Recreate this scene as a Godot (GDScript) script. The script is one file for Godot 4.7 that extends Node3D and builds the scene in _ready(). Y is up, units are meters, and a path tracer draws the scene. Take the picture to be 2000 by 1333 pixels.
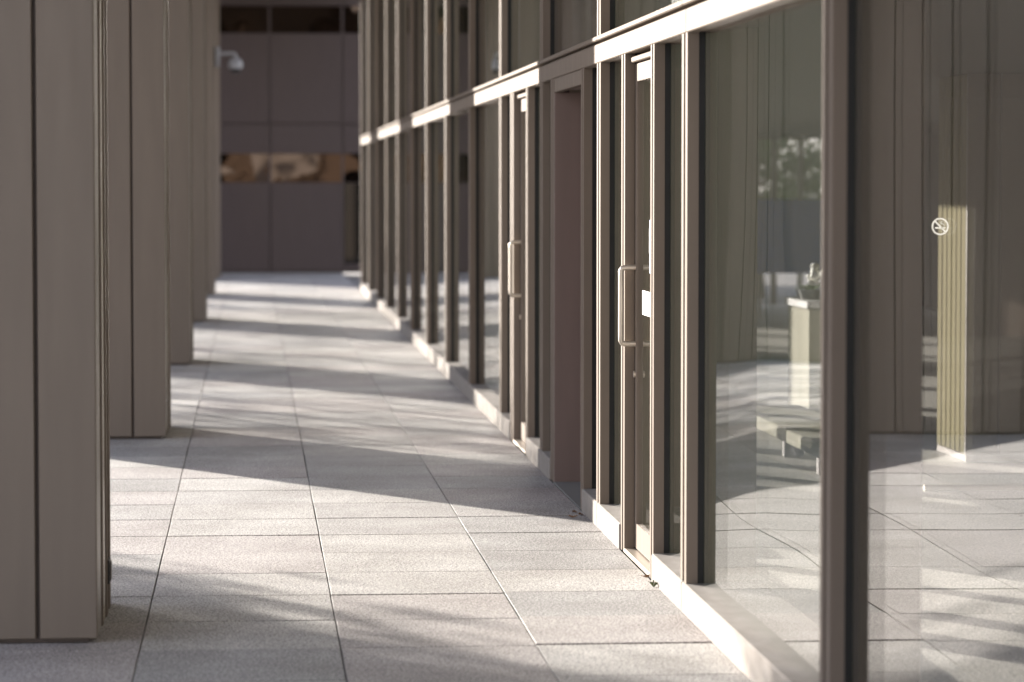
extends Node3D

# ---------------------------------------------------------------- helpers
var M := {}
var meshes := {}
var used := {}
var rng := RandomNumberGenerator.new()

func numbered(called: String) -> String:
	var n: int = used.get(called, -1) + 1
	used[called] = n
	return called if n == 0 else "%s_%03d" % [called, n]

func tag(o: Node, label: String, category: String, group := "") -> void:
	o.set_meta("label", label)
	o.set_meta("category", category)
	if group != "":
		o.set_meta("group", group)

func thing(called: String, at: Vector3, label: String, category: String, group := "") -> Node3D:
	var o := Node3D.new()
	o.name = numbered(called)
	add_child(o)
	o.position = at
	tag(o, label, category, group)
	return o

# one named mesh; "at" is a place in the world
func put(parent: Node3D, called: String, mesh: Mesh, mat: Material, at := Vector3.ZERO, turn := Vector3.ZERO) -> MeshInstance3D:
	var o := MeshInstance3D.new()
	o.name = called if parent != self else numbered(called)
	o.mesh = mesh
	o.material_override = mat
	parent.add_child(o, true)
	o.position = at - (Vector3.ZERO if parent == self else parent.global_position)
	o.rotation = turn
	return o

func tri(st: SurfaceTool, a: Vector3, b: Vector3, c: Vector3, out: Vector3) -> void:
	var n := (b - a).cross(c - a)
	if n.length() < 1e-12:
		return
	n = n.normalized()
	if n.dot(out) < 0.0:
		n = -n
		var t := b
		b = c
		c = t
	for p in [a, c, b]:
		st.set_normal(n)
		st.add_vertex(p)

func quad(st: SurfaceTool, a: Vector3, b: Vector3, c: Vector3, d: Vector3, out: Vector3) -> void:
	tri(st, a, b, c, out)
	tri(st, a, c, d, out)

func begin() -> SurfaceTool:
	var st := SurfaceTool.new()
	st.begin(Mesh.PRIMITIVE_TRIANGLES)
	return st

func add_box(st: SurfaceTool, lo: Vector3, hi: Vector3, e := 0.003) -> void:
	var c := (lo + hi) * 0.5
	var h := (hi - lo) * 0.5
	e = minf(e, minf(h.x, minf(h.y, h.z)) * 0.45)
	var p := func(sx: int, sy: int, sz: int, face: int) -> Vector3:
		var v := Vector3(sx * (h.x - e), sy * (h.y - e), sz * (h.z - e))
		v[face] = [sx, sy, sz][face] * h[face]
		return c + v
	for f in 3:
		var g := (f + 1) % 3
		var k := (f + 2) % 3
		for s in [-1, 1]:
			var q := []
			for uv in [[-1, -1], [1, -1], [1, 1], [-1, 1]]:
				var i := [0, 0, 0]
				i[f] = s
				i[g] = uv[0]
				i[k] = uv[1]
				q.append(p.call(i[0], i[1], i[2], f))
			var out := Vector3.ZERO
			out[f] = s
			quad(st, q[0], q[1], q[2], q[3], out)
		for s in [-1, 1]:
			for t in [-1, 1]:
				var i0 := [0, 0, 0]
				var i1 := [0, 0, 0]
				i0[f] = -1
				i1[f] = 1
				i0[g] = s
				i1[g] = s
				i0[k] = t
				i1[k] = t
				var o2 := Vector3.ZERO
				o2[g] = s
				o2[k] = t
				quad(st, p.call(i0[0], i0[1], i0[2], g), p.call(i1[0], i1[1], i1[2], g), p.call(i1[0], i1[1], i1[2], k), p.call(i0[0], i0[1], i0[2], k), o2)
	for a in [-1, 1]:
		for b in [-1, 1]:
			for d in [-1, 1]:
				tri(st, p.call(a, b, d, 0), p.call(a, b, d, 1), p.call(a, b, d, 2), Vector3(a, b, d))

func box(size: Vector3, e := 0.003) -> ArrayMesh:
	var key := "%.4v %.4f" % [size, e]
	if not meshes.has(key):
		var st := begin()
		add_box(st, -size * 0.5, size * 0.5, e)
		meshes[key] = st.commit()
	return meshes[key]

# box given by its extents: x0..x1, y0..y1 and distances d0..d1 in front of the camera's plane (z = -d)
func slab(parent: Node3D, called: String, mat: Material, x0: float, x1: float, y0: float, y1: float, d0: float, d1: float, e := 0.003) -> MeshInstance3D:
	var lo := Vector3(minf(x0, x1), minf(y0, y1), -maxf(d0, d1))
	var hi := Vector3(maxf(x0, x1), maxf(y0, y1), -minf(d0, d1))
	return put(parent, called, box(hi - lo, e), mat, (lo + hi) * 0.5)

# upright prism on a ground-plan outline of (x, z) points
func prism(outline: PackedVector2Array, y0: float, y1: float) -> ArrayMesh:
	var key := "%s %f %f" % [outline, y0, y1]
	if meshes.has(key):
		return meshes[key]
	var st := begin()
	var n := outline.size()
	var turn := -1.0 if Geometry2D.is_polygon_clockwise(outline) else 1.0
	for i in n:
		var a := outline[i]
		var b := outline[(i + 1) % n]
		var o := Vector2(b.y - a.y, a.x - b.x) * turn
		quad(st, Vector3(a.x, y0, a.y), Vector3(b.x, y0, b.y), Vector3(b.x, y1, b.y), Vector3(a.x, y1, a.y), Vector3(o.x, 0, o.y))
	var t := Geometry2D.triangulate_polygon(outline)
	for i in range(0, t.size(), 3):
		for s in [[y0, -1.0], [y1, 1.0]]:
			var v := []
			for k in 3:
				v.append(Vector3(outline[t[i + k]].x, s[0], outline[t[i + k]].y))
			tri(st, v[0], v[1], v[2], Vector3(0, s[1], 0))
	meshes[key] = st.commit()
	return meshes[key]

# tube along points
func add_tube(st: SurfaceTool, pts: Array, radii: Array, sides := 12) -> void:
	var rings := []
	var n := pts.size()
	var side := Vector3.ZERO
	for i in n:
		var d: Vector3 = (pts[mini(i + 1, n - 1)] - pts[maxi(i - 1, 0)]).normalized()
		if side == Vector3.ZERO:
			side = d.cross(Vector3.UP if absf(d.y) < 0.9 else Vector3.RIGHT).normalized()
		side = (side - d * side.dot(d)).normalized()
		var up := d.cross(side)
		var ring := []
		for k in sides:
			var a := TAU * k / sides
			ring.append((side * cos(a) + up * sin(a)) * radii[i])
		rings.append(ring)
	for i in n - 1:
		for k in sides:
			var k2 := (k + 1) % sides
			var A: Vector3 = rings[i][k]
			var B: Vector3 = rings[i][k2]
			var C: Vector3 = rings[i + 1][k2]
			var D: Vector3 = rings[i + 1][k]
			var v := [pts[i] + A, pts[i] + B, pts[i + 1] + C, pts[i + 1] + D]
			var nn := [A.normalized(), B.normalized(), C.normalized(), D.normalized()]
			var face: Vector3 = (v[1] - v[0]).cross(v[2] - v[0])
			var order := [0, 2, 1, 0, 3, 2] if face.dot(A + C) > 0.0 else [0, 1, 2, 0, 2, 3]
			for j in order:
				st.set_normal(nn[j])
				st.add_vertex(v[j])
	for e in [0, n - 1]:
		var out: Vector3 = (pts[0] - pts[1]) if e == 0 else (pts[n - 1] - pts[n - 2])
		for k in range(1, sides - 1):
			tri(st, pts[e] + rings[e][0], pts[e] + rings[e][k], pts[e] + rings[e][k + 1], out)

func tube(pts: Array, radii: Array, sides := 12) -> ArrayMesh:
	var st := begin()
	add_tube(st, pts, radii, sides)
	return st.commit()

# ---------------------------------------------------------------- materials
func noise_image(seed_value: int, size: int, freq: float, octaves: int) -> Image:
	var n := FastNoiseLite.new()
	n.seed = seed_value
	n.frequency = freq
	n.fractal_octaves = octaves
	return n.get_seamless_image(size, size)

func tinted(im: Image, lo: Color, hi: Color) -> ImageTexture:
	var src := im.get_data()
	var w := im.get_width()
	var out := PackedByteArray()
	out.resize(src.size() * 3)
	for i in src.size():
		var c := lo.lerp(hi, src[i] / 255.0)
		out[i * 3] = int(clampf(c.r, 0.0, 1.0) * 255.0)
		out[i * 3 + 1] = int(clampf(c.g, 0.0, 1.0) * 255.0)
		out[i * 3 + 2] = int(clampf(c.b, 0.0, 1.0) * 255.0)
	return ImageTexture.create_from_image(Image.create_from_data(w, im.get_height(), false, Image.FORMAT_RGB8, out))

# crushed-stone aggregate: tiny pale and dark grains on a warm grey
func aggregate(size: int, seed_value: int) -> Array:
	rng.seed = seed_value
	var col := PackedByteArray()
	var hgt := PackedByteArray()
	col.resize(size * size * 3)
	hgt.resize(size * size)
	var broad := noise_image(seed_value + 1, size, 0.012, 4).get_data()
	var fine := noise_image(seed_value + 2, size, 0.16, 2).get_data()
	var grit := noise_image(seed_value + 3, size, 0.07, 2).get_data()
	for i in size * size:
		var r := rng.randf()
		var v := 0.77 + (broad[i] - 128) / 128.0 * 0.05 + (fine[i] - 128) / 128.0 * 0.44 + (grit[i] - 128) / 128.0 * 0.26 + (r - 0.5) * 0.26
		var warm := 0.0
		if r > 0.985:
			v += 0.18
		elif r < 0.03:
			v -= 0.22
			warm = 0.02
		v = clampf(v, 0.2, 1.0)
		col[i * 3] = int(clampf(v + warm, 0.0, 1.0) * 255.0)
		col[i * 3 + 1] = int(v * 0.99 * 255.0)
		col[i * 3 + 2] = int(v * 0.98 * 255.0)
		hgt[i] = int(clampf(0.5 + (fine[i] - 128) / 256.0 + (grit[i] - 128) / 400.0 + (r - 0.5) * 0.5, 0.0, 1.0) * 255.0)
	return [ImageTexture.create_from_image(Image.create_from_data(size, size, false, Image.FORMAT_RGB8, col)), ImageTexture.create_from_image(Image.create_from_data(size, size, false, Image.FORMAT_L8, hgt))]

func mat(called: String, c: Color, rough := 0.6, metal := 0.0) -> StandardMaterial3D:
	var m := StandardMaterial3D.new()
	m.resource_name = called
	m.albedo_color = c
	m.roughness = rough
	m.metallic = metal
	M[called] = m
	return m

func world_tex(m: StandardMaterial3D, t: Texture2D, scale: Vector3) -> void:
	m.albedo_texture = t
	m.uv1_triplanar = true
	m.uv1_world_triplanar = true
	m.uv1_scale = scale
	m.uv1_triplanar_sharpness = 8.0

func materials() -> void:
	var agg := aggregate(1024, 7)
	var stain := tinted(noise_image(31, 512, 0.008, 5), Color(0.83, 0.82, 0.81), Color(1.0, 1.0, 1.0))
	var tints := [Color(0.85, 0.84, 0.83), Color(0.90, 0.89, 0.875), Color(0.80, 0.795, 0.79), Color(0.86, 0.835, 0.825)]
	for k in 4:
		var m := mat("paving_%d" % k, tints[k], 0.78)
		world_tex(m, agg[0], Vector3.ONE * 0.75)
		m.uv1_offset = Vector3(0.13 * k, 0, 0.29 * k)
		m.heightmap_enabled = true
		m.heightmap_texture = agg[1]
		m.heightmap_scale = 0.12
		m.detail_enabled = true
		m.detail_albedo = stain
		m.detail_blend_mode = BaseMaterial3D.BLEND_MODE_MUL
		m.detail_uv_layer = BaseMaterial3D.DETAIL_UV_2
		m.uv2_triplanar = true
		m.uv2_world_triplanar = true
		m.uv2_scale = Vector3.ONE * 0.28
	var j := mat("joint_sand", Color(0.17, 0.155, 0.14), 0.95)
	world_tex(j, agg[0], Vector3.ONE * 1.3)
	var g := mat("plaza", Color(0.66, 0.64, 0.62), 0.9)
	world_tex(g, agg[0], Vector3.ONE * 0.5)
	var sl := mat("sill_stone", Color(0.57, 0.55, 0.53), 0.9)
	sl.metallic_specular = 0.15
	world_tex(sl, tinted(noise_image(5, 512, 0.02, 5), Color(0.90, 0.89, 0.88), Color(1, 1, 1)), Vector3(0.8, 0.8, 0.5))
	# painted metal: faint vertical streaks and dust
	var streak := tinted(noise_image(11, 512, 0.012, 5), Color(0.95, 0.95, 0.95), Color(1.0, 1.0, 1.0))
	var rough_tex := tinted(noise_image(12, 512, 0.02, 5), Color(0.75, 0.75, 0.75), Color(1, 1, 1))
	for a in [["bronze_paint", Color(0.480, 0.438, 0.400), 0.68], ["pillar_paint", Color(0.455, 0.410, 0.366), 0.46], ["reflected_sun_paint", Color(0.64, 0.59, 0.52), 0.32], ["end_wall_paint", Color(0.33, 0.285, 0.28), 0.5], ["recess_paint", Color(0.50, 0.43, 0.405), 0.45]]:  # pillar strip tone lightened to hold sunlight thrown back by the glass
		var m := mat(a[0], a[1], a[2])
		world_tex(m, streak, Vector3(1.3, 0.16, 1.3))
		m.roughness_texture = rough_tex
		if a[0] == "bronze_paint":
			m.metallic_specular = 0.10
	mat("gasket", Color(0.06, 0.06, 0.065), 0.6)
	mat("dark_core", Color(0.34, 0.30, 0.28), 0.6)
	mat("steel", Color(0.78, 0.74, 0.69), 0.38, 0.7)
	mat("white_plastic", Color(0.66, 0.67, 0.70), 0.35)
	mat("black_plastic", Color(0.06, 0.06, 0.07), 0.3)
	mat("smoked_dome", Color(0.10, 0.10, 0.12), 0.08)
	mat("paper", Color(0.74, 0.74, 0.73), 0.7)
	mat("blue_print", Color(0.13, 0.28, 0.60), 0.6)
	mat("white_vinyl", Color(0.88, 0.88, 0.86), 0.6)
	mat("lobby_floor", Color(0.97, 0.97, 0.94), 0.5)
	world_tex(M.lobby_floor, agg[0], Vector3.ONE * 0.6)
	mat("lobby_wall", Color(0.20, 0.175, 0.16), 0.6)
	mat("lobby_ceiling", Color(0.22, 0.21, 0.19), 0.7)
	mat("cream_paint", Color(0.54, 0.53, 0.46), 0.8)
	M.cream_paint.metallic_specular = 0.25
	mat("lobby_reed", Color(0.47, 0.445, 0.34), 0.9)
	M.lobby_reed.metallic_specular = 0.15
	mat("oak", Color(0.60, 0.47, 0.31), 0.5)
	world_tex(M.oak, streak, Vector3(4, 0.6, 0.6))
	mat("grey_stone", Color(0.45, 0.45, 0.44), 0.6)
	mat("blue_fabric", Color(0.32, 0.42, 0.72), 0.9)
	M.white_vinyl.backlight_enabled = true
	M.white_vinyl.backlight = Color(0.9, 0.9, 0.88)
	mat("dry_leaf", Color(0.48, 0.35, 0.22), 0.8)
	mat("weed_leaf", Color(0.33, 0.37, 0.22), 0.7)
	mat("petal", Color(0.93, 0.93, 0.90), 0.6)
	mat("soffit_paint", Color(0.50, 0.47, 0.44), 0.6)
	mat("bronze_glass", Color(0.285, 0.245, 0.22), 0.03, 1.0)
	var glass := mat("facade_glass", Color(0.34, 0.44, 0.34, 0.03), 0.0)
	glass.transparency = BaseMaterial3D.TRANSPARENCY_ALPHA
	var clear := mat("clear_glass", Color(0.9, 0.95, 0.92, 0.02), 0.0)
	clear.transparency = BaseMaterial3D.TRANSPARENCY_ALPHA
	mat("dark_glass", Color(0.07, 0.07, 0.075), 0.06)
	var bark := mat("bark", Color(0.30, 0.25, 0.20), 0.9)
	world_tex(bark, streak, Vector3(5, 1, 5))
	var leaf := mat("leaf", Color(0.34, 0.45, 0.22), 0.6)
	leaf.backlight_enabled = true
	leaf.backlight = Color(0.25, 0.32, 0.12)
	leaf.vertex_color_use_as_albedo = true

# ---------------------------------------------------------------- ground
func paving() -> void:
	var ground := MeshInstance3D.new()
	var pm := PlaneMesh.new()
	pm.size = Vector2(900, 900)
	ground.mesh = pm
	ground.material_override = M.plaza
	ground.name = "ground"
	ground.position = Vector3(0, -0.06, -40)
	ground.set_meta("kind", "structure")
	add_child(ground)
	var pave := slab(self, "pavement", M.joint_sand, -2.6, 1.66, -0.055, -0.012, -4.0, 58.6, 0.0)
	pave.set_meta("kind", "structure")
	rng.seed = 41
	var cols := [[-1.110, -0.403], [-0.403, 0.307], [0.307, 1.006], [1.006, 1.648]]
	var kinds := {}
	for c in 4:
		kinds[c] = []
		for v in 3:
			var gap := [0.007, 0.012, 0.019][v] as float
			kinds[c].append(box(Vector3(cols[c][1] - cols[c][0] - 0.0055, 0.045, 0.722 - gap), 0.0012))
	for r in 68:
		var d := 16.2 - 0.722 * 9.0 + 0.722 * (r + 0.5)
		for c in 4:
			var x: float = (cols[c][0] + cols[c][1]) * 0.5
			var o := put(pave, "paving_slab", kinds[c][rng.randi() % 3], M["paving_%d" % (rng.randi() % 4)], Vector3(x + rng.randf_range(-0.001, 0.001), -0.0225 + rng.randf_range(-0.0012, 0.0012), -(d + rng.randf_range(-0.012, 0.012) + (0.03 if c == 3 else 0.0))))
			o.rotation = Vector3(rng.randf_range(-0.0012, 0.0012), 0, rng.randf_range(-0.0012, 0.0012))
	# the slabs behind the viewer and between the pillars
	var st := begin()
	for r in range(-13, 68):
		for c in range(-2, 4):
			if r >= 0 and c >= 0:
				continue
			var x0: float = -1.110 + 0.7105 * c if c < 0 else cols[c][0]
			var x1: float = x0 + 0.7105 if c < 0 else cols[c][1]
			var d := 16.2 - 0.722 * 9.0 + 0.722 * r + rng.randf_range(-0.008, 0.008)
			add_box(st, Vector3(x0 + 0.0035, -0.045, -(d + 0.717)), Vector3(x1 - 0.0035, rng.randf_range(-0.001, 0.001), -d), 0.0012)
	var rest := put(pave, "paving_slabs_beyond", st.commit(), M.paving_0)
	rest.set_meta("kind", "stuff")

# ---------------------------------------------------------------- pillars
const PX0 := -1.85
const PX1 := -0.56
func pillars() -> void:
	var fronts := [11.33, 20.39, 28.64, 37.62, 46.5, 54.6]
	var says := [
		"nearest brown metal-clad pillar at the left edge, a small socket low on its side",
		"second brown clad pillar, with the sharp-edged shadow across the paving in front of it",
		"third brown clad pillar back along the left of the walkway",
		"fourth brown clad pillar back along the left of the walkway",
		"fifth brown clad pillar back, carrying the white dome camera",
		"farthest brown clad pillar, next to the dark wall at the end"]
	var first: Node3D
	for k in 6:
		var p: Node3D
		if k == 0:
			p = thing("pillar", Vector3(-1.17, 0, -fronts[0]), says[0], "pillar", "pillars of the colonnade")
			first = p
			var f: float = fronts[0]
			slab(p, "core", M.dark_core, PX0 + 0.03, PX1 - 0.03, 0.0, TOP, f + 0.03, f + 1.05, 0.002)
			var xs := [PX1, -0.776, -0.992, -1.208, -1.424, -1.640, PX0 + 0.012]
			for i in 6:
				slab(p, "front_panel", M.pillar_paint, xs[i + 1] + (0.012 if i < 5 else 0.0), xs[i] - (0.002 if i else 0.0), 0.016, TOP, f, f + 0.026, 0.004)
				slab(p, "back_panel", M.pillar_paint, xs[i + 1] + (0.012 if i < 5 else 0.0), xs[i] - (0.002 if i else 0.0), 0.016, TOP, f + 1.054, f + 1.08, 0.004)
			# the side towards the glass: flat panel, raised strip coloured pale for sun off the glass, ribs
			for s in [[0.029, 0.30, 0.0, "pillar_paint"], [0.325, 0.37, 0.006, "bronze_paint"], [0.39, 0.54, 0.004, "reflected_sun_paint"], [0.56, 0.64, 0.010, "bronze_paint"], [0.662, 0.76, 0.002, "pillar_paint"], [0.782, 0.87, 0.010, "bronze_paint"], [0.892, 1.050, 0.0, "pillar_paint"]]:
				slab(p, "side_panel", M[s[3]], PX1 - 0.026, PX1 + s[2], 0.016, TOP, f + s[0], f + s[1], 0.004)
			for s in [[0.029, 0.53], [0.542, 1.050]]:
				slab(p, "side_panel", M.pillar_paint, PX0, PX0 + 0.026, 0.016, TOP, f + s[0], f + s[1], 0.004)
		else:
			p = first.duplicate()
			p.name = numbered("pillar")
			add_child(p)
			p.position = Vector3(-1.17, 0, -fronts[k])
			p.set_meta("label", says[k])
	# socket on the nearest pillar
	var b := slab(first, "socket_box", M.black_plastic, PX1 + 0.004, PX1 + 0.018, 0.135, 0.225, 11.94, 12.05, 0.004)
	slab(b, "socket_lid", M.dark_core, PX1 + 0.0185, PX1 + 0.022, 0.145, 0.215, 11.955, 12.035, 0.001)
	# dome camera on the fifth pillar
	var d := 46.9
	var cam := thing("security_camera", Vector3(PX1, 3.5, -d), "white dome security camera on a short arm from the fifth pillar", "camera")
	slab(cam, "mounting_plate", M.white_plastic, PX1 + 0.012, PX1 + 0.09, 3.36, 3.66, d - 0.09, d + 0.09, 0.02)
	put(cam, "arm", tube([Vector3(0.06, 0.06, 0), Vector3(0.26, 0.06, 0), Vector3(0.31, 0.055, 0), Vector3(0.325, 0.02, 0), Vector3(0.325, -0.04, 0)], [0.026, 0.026, 0.026, 0.026, 0.028]), M.white_plastic, Vector3(PX1, 3.5, -d))
	var hs := SphereMesh.new()
	hs.radius = 0.105
	hs.height = 0.21
	var hood := put(cam, "housing", hs, M.white_plastic, Vector3(PX1 + 0.325, 3.395, -d))
	var ds := SphereMesh.new()
	ds.radius = 0.085
	ds.height = 0.17
	put(hood, "dome", ds, M.smoked_dome, Vector3(PX1 + 0.325, 3.345, -d))

# ---------------------------------------------------------------- the glass front
const FX := 1.652
const GX := 1.709
const SILL := 0.115
const HEAD := 2.222
const TOP := 5.42
var office: Node3D

func cap_outline(half: float, depth: float) -> PackedVector2Array:
	var g := half * 0.30
	return PackedVector2Array([
		Vector2(FX + 0.002, -half), Vector2(FX, -half + 0.002), Vector2(FX, -g - 0.002), Vector2(FX + 0.002, -g), Vector2(FX + 0.024, -g), Vector2(FX + 0.024, g), Vector2(FX + 0.002, g),
		Vector2(FX, g + 0.002), Vector2(FX, half - 0.002), Vector2(FX + 0.002, half), Vector2(FX + depth, half), Vector2(FX + depth, -half)])

func mullion(c: float, half: float, y0: float, y1: float, inner := true) -> void:
	var m := put(office, "mullion", prism(cap_outline(half, 0.044), y0, y1), M.bronze_paint, Vector3(0, 0, -c))
	m.position -= Vector3.ZERO
	slab(m, "gasket", M.gasket, FX + 0.0443, GX + 0.03, y0, y1 - 0.002, c - half + 0.006, c + half - 0.006, 0.001)
	if inner:
		slab(m, "inner_mullion", M.bronze_paint, GX + 0.0303, 1.93, y0, y1 - 0.003, c - 0.035, c + 0.035, 0.003)

# a pane that bows and ripples by fractions of a millimetre, as float glass in a frame does
func pane(parent: Node3D, called: String, d0: float, d1: float, y0: float, y1: float, wave: float, seed_value: int, x := GX, thick := 0.024) -> MeshInstance3D:
	var st := begin()
	var n := FastNoiseLite.new()
	n.seed = seed_value
	n.frequency = 0.36
	n.fractal_octaves = 1
	var nu := 28
	var nv := 30
	var hgt := func(d: float, y: float) -> float:
		var t := clampf((d - d1) / (d0 - d1), 0.0, 1.0)
		return n.get_noise_2d(d * 1.0, y * 0.8) * wave * pow(4.0 * t * (1.0 - t), 1.5)
	for side in [0, 1]:
		var px: float = x + thick * side
		var s := -1.0 if side == 0 else 1.0
		for i in nu:
			for j in nv:
				var v := []
				var nn := []
				for q in [[0, 0], [1, 0], [1, 1], [0, 1]]:
					var d := lerpf(d0, d1, float(i + q[0]) / nu)
					var y := lerpf(y0, y1, float(j + q[1]) / nv)
					var e := 0.02
					var dd: float = (hgt.call(d + e, y) - hgt.call(d - e, y)) / (2 * e)
					var dy: float = (hgt.call(d, y + e) - hgt.call(d, y - e)) / (2 * e)
					v.append(Vector3(px + hgt.call(d, y), y, -d))
					nn.append((Vector3(1, -dy, dd) * s).normalized())
				var face: Vector3 = (v[1] - v[0]).cross(v[2] - v[0])
				for k in ([0, 2, 1, 0, 3, 2] if face.x * s > 0.0 else [0, 1, 2, 0, 2, 3]):
					st.set_normal(nn[k])
					st.add_vertex(v[k])
	return put(parent, called, st.commit(), M.facade_glass)

func door(d0: float, d1: float, seed_value: int, notices: bool) -> void:
	# d0: the far jamb's side (handle), d1: the near side
	var x0 := 1.697
	var x1 := 1.742
	var st := begin()
	add_box(st, Vector3(x0, 0.022, -d0 + 0.004), Vector3(x1, 2.178, -d0 + 0.066), 0.003)
	add_box(st, Vector3(x0, 0.022, -d1 - 0.066), Vector3(x1, 2.178, -d1 - 0.004), 0.003)
	add_box(st, Vector3(x0 + 0.001, 2.098, -d0 + 0.0655), Vector3(x1 - 0.001, 2.177, -d1 - 0.0655), 0.002)
	add_box(st, Vector3(x0 + 0.001, 0.023, -d0 + 0.0655), Vector3(x1 - 0.001, 0.135, -d1 - 0.0655), 0.002)
	var leaf := put(office, "door", st.commit(), M.bronze_paint)
	pane(leaf, "door_glass", d0 - 0.064, d1 + 0.064, 0.134, 2.099, 0.0004, seed_value, 1.712, 0.012)
	var y0 := 0.935
	var y1 := 1.275
	var hz := -d0 + 0.035
	var hx := 1.632
	var pts := [Vector3(x0 + 0.002, y1, hz), Vector3(hx + 0.02, y1, hz), Vector3(hx + 0.006, y1 - 0.003, hz), Vector3(hx, y1 - 0.014, hz), Vector3(hx, y1 - 0.04, hz), Vector3(hx, y0 + 0.04, hz), Vector3(hx, y0 + 0.014, hz), Vector3(hx + 0.006, y0 + 0.003, hz), Vector3(hx + 0.02, y0, hz), Vector3(x0 + 0.002, y0, hz)]
	var rad := []
	for p in pts:
		rad.append(0.0125)
	put(leaf, "handle", tube(pts, rad, 14), M.steel)
	put(leaf, "lock_cylinder", tube([Vector3(x0 + 0.002, 0.80, hz), Vector3(x0 - 0.010, 0.80, hz)], [0.016, 0.015], 16), M.steel)
	slab(leaf, "head_trim", M.bronze_paint, 1.676, 1.74, 2.182, 2.206, d0 - 0.002, d1 + 0.002, 0.004)
	slab(leaf, "threshold", M.steel, 1.650, 1.80, 0.0, 0.018, d0, d1, 0.005)
	if notices:
		slab(leaf, "paper_notice", M.paper, 1.7095, 1.7110, 1.072, 1.178, d0 - 0.17, d0 - 0.45, 0.0)
		slab(leaf, "notice_rule", M.black_plastic, 1.7085, 1.7093, 1.075, 1.175, d0 - 0.225, d0 - 0.230, 0.0)
		slab(leaf, "paper_notice", M.blue_print, 1.7095, 1.7110, 1.26, 1.49, d0 - 0.42, d0 - 0.60, 0.0)
		slab(leaf, "paper_notice", M.paper, 1.7075, 1.7092, 1.345, 1.455, d0 - 0.425, d0 - 0.595, 0.0)

func mullion_at(k: int) -> float:
	return 9.0 + 3.006 * k

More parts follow.
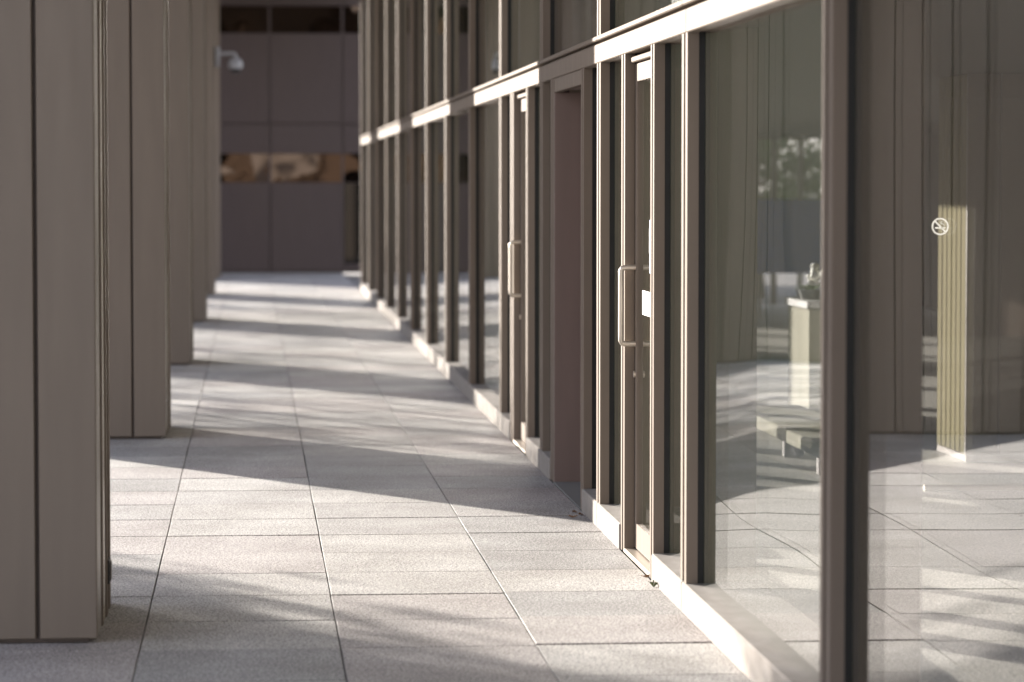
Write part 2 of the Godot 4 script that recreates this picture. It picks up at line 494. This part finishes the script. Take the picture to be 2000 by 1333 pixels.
func facade() -> void:
	office = thing("office_building", Vector3(1.65, 0, -24), "long office building on the right, ground floor of glass between brown metal mullions", "building")
	for k in range(-3, 14):
		var c := mullion_at(k)
		mullion(c, 0.08, SILL, HEAD + 0.024)
		mullion(c, 0.08, 2.352, TOP)
	var bays := []
	for k in range(-3, 13):
		var a := mullion_at(k + 1) - 0.08
		var b := mullion_at(k) + 0.08
		# upper pane, rails
		pane(office, "upper_window", a + 0.004, b - 0.004, 2.352, TOP, 0.0012, 500 + k)
		var j := mullion_at(k) - 0.06
		slab(office, "rail_fascia", M.bronze_paint, 1.648, 1.70, HEAD, 2.313, j + 3.006, j + 0.003, 0.004)
		slab(office, "rail_groove", M.bronze_paint, 1.672, 1.70, 2.3132, 2.3268, j + 3.006, j, 0.001)
		slab(office, "rail_ledge", M.bronze_paint, 1.640, 1.70, 2.327, 2.351, mullion_at(k + 1) - 0.002, mullion_at(k) + 0.002, 0.005)
		slab(office, "rail_beam", M.bronze_paint, 1.7003, 1.77, HEAD + 0.003, 2.349, j + 3.006, j, 0.003)
		if k < 1 or k > 3:
			bays.append([a, b, k])
			slab(office, "sill", M.sill_stone, 1.644, 1.96, -0.01, SILL, mullion_at(k + 1) - 0.002, mullion_at(k) + 0.002, 0.006)
	for q in bays:
		pane(office, "window", q[0] + 0.004, q[1] - 0.004, SILL, HEAD, 0.0048 if q[2] == 0 else 0.0018 if q[2] == -1 else 0.0012, 100 + q[2])
	# bay with the nearer door
	var m1 := mullion_at(1)
	var m2 := mullion_at(2)
	var m3 := mullion_at(3)
	var m4 := mullion_at(4)
	for q in [[14.01, 0.07, true], [12.98, 0.06, true], [17.36, 0.09, false], [15.765, 0.065, false], [20.07, 0.12, true], [18.98, 0.06, true]]:
		mullion(q[0], q[1], 0.0, HEAD + 0.022, false)
	for q in [[m2 - 0.08, 14.08, 201], [12.92, m1 + 0.08, 202], [m3 - 0.08, 17.45, 203], [15.70, m2 + 0.08, 204], [m4 - 0.08, 20.19, 205], [18.92, m3 + 0.08, 206]]:
		pane(office, "side_window", q[0] - 0.002, q[1] + 0.002, SILL, HEAD, 0.0006, q[2])
	for q in [[m2, 14.075], [12.925, m1], [m3, 17.445], [15.705, m2], [m4, 20.185], [18.925, m3]]:
		slab(office, "sill", M.sill_stone, 1.644, 1.96, -0.01, SILL, q[0] - 0.001, q[1] + 0.001, 0.006)
	door(13.94, 13.04, 301, true)
	door(19.95, 19.04, 302, false)
	# recessed doorway between the two glass doors
	slab(office, "recess_jamb", M.recess_paint, 1.656, 2.35, 0.0, 2.145, 17.258, 17.2695, 0.002)
	slab(office, "recess_jamb", M.recess_paint, 1.700, 2.35, 0.0, 2.20, 15.77, 15.828, 0.003)
	slab(office, "recess_header", M.bronze_paint, 1.655, 1.699, 2.146, 2.2215, 17.257, 15.832, 0.003)
	slab(office, "recess_ceiling", M.recess_paint, 1.6995, 2.35, 2.16, 2.2205, 17.256, 15.83, 0.002)
	slab(office, "recess_floor", M.grey_stone, 1.651, 2.35, -0.02, 0.002, 17.27, 15.83, 0.002)
	var rd := slab(office, "recess_door", M.recess_paint, 2.33, 2.38, 0.01, 2.155, 17.2, 15.9, 0.003)
	put(rd, "handle", tube([Vector3(2.329, 1.05, -17.0), Vector3(2.28, 1.05, -17.0), Vector3(2.275, 1.05, -16.98), Vector3(2.275, 1.05, -16.87)], [0.01, 0.01, 0.01, 0.01], 10), M.steel)
	# structure over and behind
	slab(office, "soffit", M.soffit_paint, -2.0, 2.2, TOP, 5.72, -4.0, 58.0, 0.003)
	slab(office, "soffit", M.soffit_paint, 2.2005, 9.0, TOP, 5.72, -4.0, 43.0, 0.003)
	slab(office, "upper_wall", M.pillar_paint, -1.98, -1.70, 5.72, 11.0, -4.0, 58.0, 0.003)
	slab(office, "roof", M.soffit_paint, -1.98, 9.0, 11.0, 11.3, -4.0, 43.0, 0.003)
	slab(office, "end_mullion", M.bronze_paint, 1.66, 2.2, 0.0, TOP, mullion_at(13) + 0.081, mullion_at(13) + 0.3, 0.003)
	slab(office, "end_mullion", M.bronze_paint, 1.66, 9.0, 0.0, TOP, mullion_at(-3) - 0.3, mullion_at(-3) - 0.081, 0.003)
	# lobby seen through the glass
	slab(office, "lobby_floor", M.lobby_floor, 1.962, 9.0, -0.03, 0.012, -0.2, 42.2, 0.002)
	slab(office, "lobby_wall", M.lobby_wall, 8.8, 9.0, 0.0, TOP, -0.2, 42.9, 0.003)
	slab(office, "upper_end_wall", M.lobby_wall, 1.94, 8.79, 2.605, TOP - 0.001, 42.0, 42.2, 0.003)
	slab(office, "lobby_ceiling", M.lobby_ceiling, 1.935, 8.79, 2.29, 2.60, -0.1, 42.0, 0.003)
	# end of the lobby: wall with a row of tall windows on to the garden
	slab(office, "lobby_end_wall", M.lobby_wall, 1.94, 5.9, 0.013, 2.2895, 42.0, 42.2, 0.003)
	slab(office, "lobby_end_wall", M.lobby_wall, 5.9, 8.79, 2.24, 2.2895, 42.0, 42.2, 0.003)
	for i in 8:
		slab(office, "garden_mullion", M.cream_paint if i % 3 == 1 else M.bronze_paint, 5.9 + 0.36 * i, 5.96 + 0.36 * i, 0.013, 2.24, 42.02, 42.18, 0.004)
	slab(office, "garden_window", M.clear_glass, 5.9, 8.78, 0.02, 2.24, 42.09, 42.10, 0.001)
	# reeded pillar in the lobby
	var f := 18.15
	var px := 4.163
	var ip := slab(office, "lobby_pillar", M.dark_core, px + 0.03, px + 0.78, 0.013, 2.2895, f + 0.02, f + 0.79, 0.002)
	for i in 4:
		slab(ip, "front_panel", M.pillar_paint, px + 0.2 * i + (0.002 if i else 0.0), px + 0.2 * (i + 1) - 0.012, 0.055, 2.288, f, f + 0.026, 0.004)
	for i in 6:
		slab(ip, "reed", M.lobby_reed, px, px + 0.032, 0.055, 2.288, f + 0.03 + 0.127 * i, f + 0.03 + 0.127 * i + 0.114, 0.012)
	slab(ip, "plinth", M.pillar_paint, px + 0.005, px + 0.79, 0.0125, 0.054, f + 0.005, f + 0.80, 0.004)

# ---------------------------------------------------------------- wall at the end of the walkway
func end_wall() -> void:
	var d := 58.0
	var w := thing("end_wall", Vector3(1.0, 0, -d), "dark brown panelled wall closing the far end of the walkway", "wall")
	for q in [[0.0, 1.642], [2.186, 4.372], [4.886, 6.6]]:
		slab(w, "backing", M.dark_core, -3.3, 4.32, q[0], q[1], d + 0.03, d + 0.45, 0.003)
	slab(w, "backing", M.dark_core, -3.3, 4.32, 0.0, 6.6, d + 0.4505, d + 0.6, 0.003)
	var xs := [-3.3, -2.33, -1.0, 0.33, 1.66, 2.99, 4.32]
	var ys := [[0.05, 1.655], [2.185, 2.718], [2.738, 4.385], [4.885, 6.58]]
	for i in xs.size() - 1:
		for y in ys:
			var lo: float = xs[i] + 0.012
			if i == 4 and y[0] < 1.0:
				continue
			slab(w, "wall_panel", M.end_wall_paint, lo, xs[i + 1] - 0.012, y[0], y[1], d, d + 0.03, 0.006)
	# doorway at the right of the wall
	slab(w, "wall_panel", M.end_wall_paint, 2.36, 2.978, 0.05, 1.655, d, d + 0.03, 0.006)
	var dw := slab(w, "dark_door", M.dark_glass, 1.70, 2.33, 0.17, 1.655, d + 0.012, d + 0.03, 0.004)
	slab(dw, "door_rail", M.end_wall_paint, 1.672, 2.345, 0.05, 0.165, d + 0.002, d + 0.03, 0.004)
	# two strips of window, one above the walker's head, one high up
	for q in [[1.655, 2.185], [4.385, 4.885]]:
		slab(w, "window_recess", M.end_wall_paint, -3.3, 4.32, q[0] - 0.012, q[0], d + 0.002, d + 0.42, 0.001)
		for i in xs.size() - 1:
			put(w, "strip_window", bowed(xs[i] + 0.02, xs[i + 1] - 0.02, q[0] + 0.004, q[1] - 0.004, int(q[0] * 10) + i), M.bronze_glass, Vector3(0, 0, -d - 0.02))
		for x in xs:
			slab(w, "window_post", M.end_wall_paint, x - 0.0195, x + 0.0195, q[0] + 0.001, q[1] - 0.001, d + 0.001, d + 0.40, 0.002)

# a reflective pane facing the viewer, very slightly bowed in its frame
func bowed(x0: float, x1: float, y0: float, y1: float, seed_value: int) -> ArrayMesh:
	var n := FastNoiseLite.new()
	n.seed = seed_value
	n.frequency = 1.1
	var st := begin()
	for i in 16:
		for j in 10:
			var v := []
			var nn := []
			for q in [[0, 0], [1, 0], [1, 1], [0, 1]]:
				var x := lerpf(x0, x1, (i + q[0]) / 16.0)
				var y := lerpf(y0, y1, (j + q[1]) / 10.0)
				v.append(Vector3(x, y, 0))
				nn.append(Vector3(n.get_noise_2d(x, y) * 0.035, n.get_noise_2d(x + 50.0, y) * 0.02, 1).normalized())
			for k in [0, 2, 1, 0, 3, 2]:
				st.set_normal(nn[k])
				st.add_vertex(v[k])
	add_box(st, Vector3(x0, y0, -0.012), Vector3(x1, y1, -0.002), 0.001)
	return st.commit()

# ---------------------------------------------------------------- things in the lobby
func lobby_things() -> void:
	var ped := thing("pedestal", Vector3(3.67, 0.012, -20.3), "cream pedestal standing in the lobby behind the widest clear window", "pedestal")
	slab(ped, "shaft", M.cream_paint, 3.545, 3.80, 0.012, 0.84, 19.9, 20.7, 0.006)
	slab(ped, "top_slab", M.grey_stone, 3.525, 3.82, 0.842, 0.895, 19.86, 20.74, 0.006)
	var pl := thing("potted_plant", Vector3(3.61, 0.896, -20.25), "small green plant with a white flower head on the cream lobby pedestal", "plant")
	var pot := CylinderMesh.new()
	pot.top_radius = 0.075
	pot.bottom_radius = 0.055
	pot.height = 0.06
	put(pl, "pot", pot, M.grey_stone, Vector3(3.61, 0.926, -20.25))
	rng.seed = 9
	for i in 26:
		var st := begin()
		var a := rng.randf() * TAU
		var l := rng.randf_range(0.08, 0.15)
		var w := 0.016
		var dirn := Vector3(cos(a), rng.randf_range(0.15, 0.9), sin(a)).normalized()
		var side := dirn.cross(Vector3.UP).normalized() * w
		var o := Vector3(3.61, 0.95, -20.25) + Vector3(cos(a), 0, sin(a)) * 0.02
		var mid := o + dirn * l * 0.5 + Vector3(0, 0.01, 0)
		var tip := o + dirn * l - Vector3(0, 0.02, 0)
		st.set_color(Color(1.1, 1.3, 0.8))
		tri(st, o, mid - side, mid + side, Vector3.UP)
		tri(st, tip, mid - side, mid + side, Vector3.UP)
		put(pl, "leaf", st.commit(), M.leaf)
	for i in 22:
		var s := SphereMesh.new()
		s.radius = 0.026
		s.height = 0.03
		s.radial_segments = 8
		s.rings = 4
		var v := Vector3(rng.randfn(), rng.randfn(), rng.randfn()).normalized() * 0.06
		put(pl, "petal", s, M.petal, Vector3(3.63, 1.06, -20.1) + v, Vector3(v.x * 20, 0, v.z * 20))
	var bench := thing("low_bench", Vector3(3.1, 0.012, -17.7), "long low cream bench in the lobby behind the widest clear window", "bench")
	slab(bench, "seat", M.cream_paint, 2.91, 3.32, 0.225, 0.30, 15.9, 19.4 - 0.45, 0.008)
	for q in [16.2, 17.45, 18.6]:
		slab(bench, "leg", M.dark_core, 3.16, 3.28, 0.0125, 0.224, q - 0.04, q + 0.04, 0.004)
	var scr := thing("display_screen", Vector3(6.6, 0.012, -38.0), "dark blue fabric screen standing deep inside the lobby", "screen")
	slab(scr, "panel", M.blue_fabric, 6.05, 7.15, 0.55, 1.45, 37.98, 38.02, 0.01)
	for x in [6.15, 7.05]:
		slab(scr, "leg", M.steel, x - 0.015, x + 0.015, 0.03, 0.548, 37.985, 38.015, 0.003)
		slab(scr, "foot", M.steel, x - 0.02, x + 0.02, 0.0125, 0.029, 37.8, 38.2, 0.003)
	var gs := thing("glass_screen", Vector3(3.8, 0.012, -16.5), "clear glass screen in the lobby behind the right-hand pane", "screen")
	slab(gs, "glass", M.clear_glass, 3.56, 4.30, 0.05, 2.1, 16.49, 16.502, 0.001)
	slab(gs, "foot_channel", M.steel, 3.56, 4.30, 0.0125, 0.049, 16.47, 16.52, 0.003)
	var d := 16.486
	var cen := Vector3(3.637, 1.419, -d)
	var st := begin()
	var ro := 0.046
	var ri := 0.0375
	var outv := Vector3(0, 0, 1)
	for i in 40:
		var a := TAU * i / 40.0
		var b := TAU * (i + 1) / 40.0
		quad(st, Vector3(cos(a), sin(a), 0) * ri, Vector3(cos(a), sin(a), 0) * ro, Vector3(cos(b), sin(b), 0) * ro, Vector3(cos(b), sin(b), 0) * ri, outv)
	var dd := Vector3(0.707, -0.707, 0)
	var nn := Vector3(0.707, 0.707, 0) * 0.0042
	quad(st, -dd * ri - nn, dd * ri - nn, dd * ri + nn, -dd * ri + nn, outv)
	for bx in [[-0.028, 0.012, -0.012, -0.003], [0.015, 0.020, -0.012, -0.003], [0.023, 0.027, -0.012, -0.003]]:
		quad(st, Vector3(bx[0], bx[2], 0.0004), Vector3(bx[1], bx[2], 0.0004), Vector3(bx[1], bx[3], 0.0004), Vector3(bx[0], bx[3], 0.0004), outv)
	var sm := [Vector3(0.019, 0.001, 0), Vector3(0.021, 0.010, 0), Vector3(0.012, 0.015, 0), Vector3(0.004, 0.014, 0), Vector3(0.002, 0.022, 0), Vector3(0.010, 0.026, 0)]
	for i in sm.size() - 1:
		var t: Vector3 = (sm[i + 1] - sm[i]).normalized().cross(Vector3(0, 0, 1)) * 0.0016
		quad(st, sm[i] - t, sm[i] + t, sm[i + 1] + t, sm[i + 1] - t, outv)
	var decal := put(self, "no_smoking_sign", st.commit(), M.white_vinyl, cen)
	tag(decal, "round white no-smoking symbol stuck on clear glass", "sign")

func litter() -> void:
	rng.seed = 77
	var spots := [[1.60, 15.62, "curled dry leaf on the paving at the corner of the recessed doorway"], [1.62, 15.50, "small dry leaf lying against the cut end of the sill by the recess"], [1.57, 15.40, "flat dry leaf nearest the viewer of those by the recess"], [1.63, 13.02, "dry leaf at the foot of the nearer glass door's near jamb"]]
	for q in spots:
		var st := begin()
		for k in 4:
			var x0 := -0.03 + 0.015 * k
			var h := func(x: float) -> float: return 0.006 + 0.010 * absf(x) / 0.03
			var wd := func(x: float) -> float: return 0.018 * sqrt(maxf(0.02, 1.0 - pow(x / 0.031, 2.0)))
			for e in [0.0, 0.0012]:
				quad(st, Vector3(x0, h.call(x0) + e + 0.006, -wd.call(x0)), Vector3(x0, h.call(x0) + e, wd.call(x0)), Vector3(x0 + 0.015, h.call(x0 + 0.015) + e, wd.call(x0 + 0.015)), Vector3(x0 + 0.015, h.call(x0 + 0.015) + e + 0.006, -wd.call(x0 + 0.015)), Vector3(0, 1 if e > 0.0 else -1, 0))
		var o := put(self, "dry_leaf", st.commit(), M.dry_leaf, Vector3(q[0], -0.001, -q[1]), Vector3(0, rng.randf() * TAU, 0))
		o.scale = Vector3.ONE * 0.7
		tag(o, q[2], "leaf", "dry leaves along the sill")
	var weed := thing("weed", Vector3(1.628, 0.0, -12.72), "tiny green weed in the joint between paving and sill by the nearer door", "plant")
	for k in 7:
		var st := begin()
		var a := TAU * k / 7.0 + 0.3
		var o := Vector3(cos(a), 0, sin(a)) * 0.7
		var sd := Vector3(-sin(a), 0, cos(a)) * 0.0035
		var mid := o * 0.018 + Vector3(0, 0.018 + 0.004 * (k % 3), 0)
		var tip := o * 0.034 + Vector3(0, 0.020 + 0.008 * (k % 2), 0)
		quad(st, Vector3.ZERO, mid - sd, tip, mid + sd, Vector3.UP)
		put(weed, "leaf", st.commit(), M.weed_leaf, weed.position)

# ---------------------------------------------------------------- trees
func tree(at: Vector3, height: float, radius: float, base: float, leaves: int, seed_value: int, label: String) -> void:
	rng.seed = seed_value
	var t := thing("low_tree", at, label, "tree", "trees on the plaza")
	var st := begin()
	var lean := Vector3(rng.randf_range(-0.1, 0.1), 0, rng.randf_range(-0.1, 0.1))
	add_tube(st, [Vector3(0, -0.05, 0), Vector3(0, 0.3, 0), lean * base + Vector3(0, base, 0), lean * height + Vector3(0, height * 0.9, 0)], [0.13, 0.10, 0.075, 0.015], 10)
	var clumps := []
	for i in 16:
		var y := lerpf(base, height * 0.93, (i + rng.randf()) / 16.0)
		var a := i * 2.4 + rng.randf()
		var r := radius * (1.0 - 0.5 * absf((y - base) / (height - base) - 0.4) * 1.6) * rng.randf_range(0.55, 1.0)
		var p0 := lean * y + Vector3(0, y - r * 0.35, 0)
		var p1 := lean * y + Vector3(cos(a) * r, y, sin(a) * r)
		add_tube(st, [p0, p0.lerp(p1, 0.5) + Vector3(0, 0.08, 0), p1], [0.035, 0.02, 0.006], 6)
		clumps.append(p1)
		clumps.append(p0.lerp(p1, 0.62) + Vector3(0, 0.15, 0))
	put(t, "trunk", st.commit(), M.bark, at)
	var lf := begin()
	lf.set_color(Color.WHITE)
	quad(lf, Vector3(0, 0, 0), Vector3(0.028, 0.01, 0.05), Vector3(0, 0, 0.11), Vector3(-0.028, 0.01, 0.05), Vector3.UP)
	var mm := MultiMesh.new()
	mm.transform_format = MultiMesh.TRANSFORM_3D
	mm.use_colors = true
	mm.mesh = lf.commit()
	mm.instance_count = leaves
	for i in leaves:
		var c: Vector3 = clumps[rng.randi() % clumps.size()]
		var p := c + Vector3(rng.randfn(0, 0.28), rng.randfn(0, 0.22), rng.randfn(0, 0.28)) * radius * 0.55
		mm.set_instance_transform(i, Transform3D(Basis.from_euler(Vector3(rng.randf() * TAU, rng.randf() * TAU, rng.randf() * TAU)).scaled(Vector3.ONE * rng.randf_range(0.8, 1.35)), p))
		var v := rng.randf_range(0.75, 1.2)
		mm.set_instance_color(i, Color(v * rng.randf_range(0.9, 1.1), v, v * 0.9))
	var cr := MultiMeshInstance3D.new()
	cr.name = "crown"
	cr.set_meta("kind", "stuff")
	cr.multimesh = mm
	cr.material_override = M.leaf
	t.add_child(cr, true)

# ---------------------------------------------------------------- the scene
func _ready() -> void:
	var cam := Camera3D.new()
	cam.name = "camera"
	add_child(cam)
	cam.position = Vector3(0, 1.65, 0)
	cam.rotation_degrees = Vector3(-2.8717, -4.7085, 0)
	cam.fov = 12.349
	cam.near = 0.1
	cam.far = 2000.0
	cam.current = true
	var at := CameraAttributesPhysical.new()
	at.frustum_focal_length = 110.9
	at.frustum_focus_distance = 14.2
	at.exposure_aperture = 2.8
	at.frustum_near = 0.1
	at.frustum_far = 2000.0
	cam.attributes = at
	cam.fov = 12.349
	var sun := DirectionalLight3D.new()
	sun.name = "sun"
	var el := deg_to_rad(9.0)
	var to_sun := Vector3(-0.554 * cos(el), sin(el), -0.8325 * cos(el))
	sun.look_at_from_position(to_sun * 50.0, Vector3.ZERO)
	sun.light_energy = 1.6
	sun.light_color = Color(1.0, 0.97, 0.93)
	sun.light_angular_distance = 0.53
	sun.shadow_enabled = true
	add_child(sun)
	var we := WorldEnvironment.new()
	we.name = "environment"
	var env := Environment.new()
	env.background_mode = Environment.BG_SKY
	var sky := Sky.new()
	var sm := ProceduralSkyMaterial.new()
	sm.sky_top_color = Color(0.52, 0.56, 0.65)
	sm.sky_horizon_color = Color(0.85, 0.825, 0.79)
	sm.sky_curve = 0.18
	sm.ground_horizon_color = Color(0.55, 0.53, 0.50)
	sm.ground_bottom_color = Color(0.35, 0.33, 0.31)
	sky.sky_material = sm
	env.sky = sky
	env.background_energy_multiplier = 0.85
	env.tonemap_mode = Environment.TONE_MAPPER_LINEAR
	env.tonemap_exposure = 4.8
	env.sdfgi_enabled = true
	env.ssao_enabled = true
	env.ssil_enabled = true
	we.environment = env
	add_child(we)

	materials()
	paving()
	pillars()
	facade()
	end_wall()
	lobby_things()
	litter()
	tree(Vector3(-7.0, -0.06, -21.6), 2.85, 1.5, 0.5, 6000, 101, "low leafy tree out of view, added for its shade on the near paving, first of the row counted from the viewer")  # unseen tree, added to cast soft shade on the near paving
	var rowed := [[30.6, 2.9, "second"], [34.0, 3.3, "third"], [37.6, 3.4, "fourth"], [42.0, 3.4, "fifth"], [46.5, 3.5, "sixth"], [51.5, 3.5, "seventh"]]  # more unseen trees, added to break up the sun on the far walkway
	for k in rowed.size():
		tree(Vector3(-7.2 - 0.1 * (k % 2), -0.06, -rowed[k][0]), rowed[k][1], 1.9, 0.6, 1500, 102 + k, "low leafy tree out of view, added to dapple the far paving, %s of the row counted from the viewer" % rowed[k][2])
	tree(Vector3(7.5, -0.06, -46.5), 3.2, 1.3, 0.9, 7000, 120, "green tree in the garden seen through the lobby's far windows")
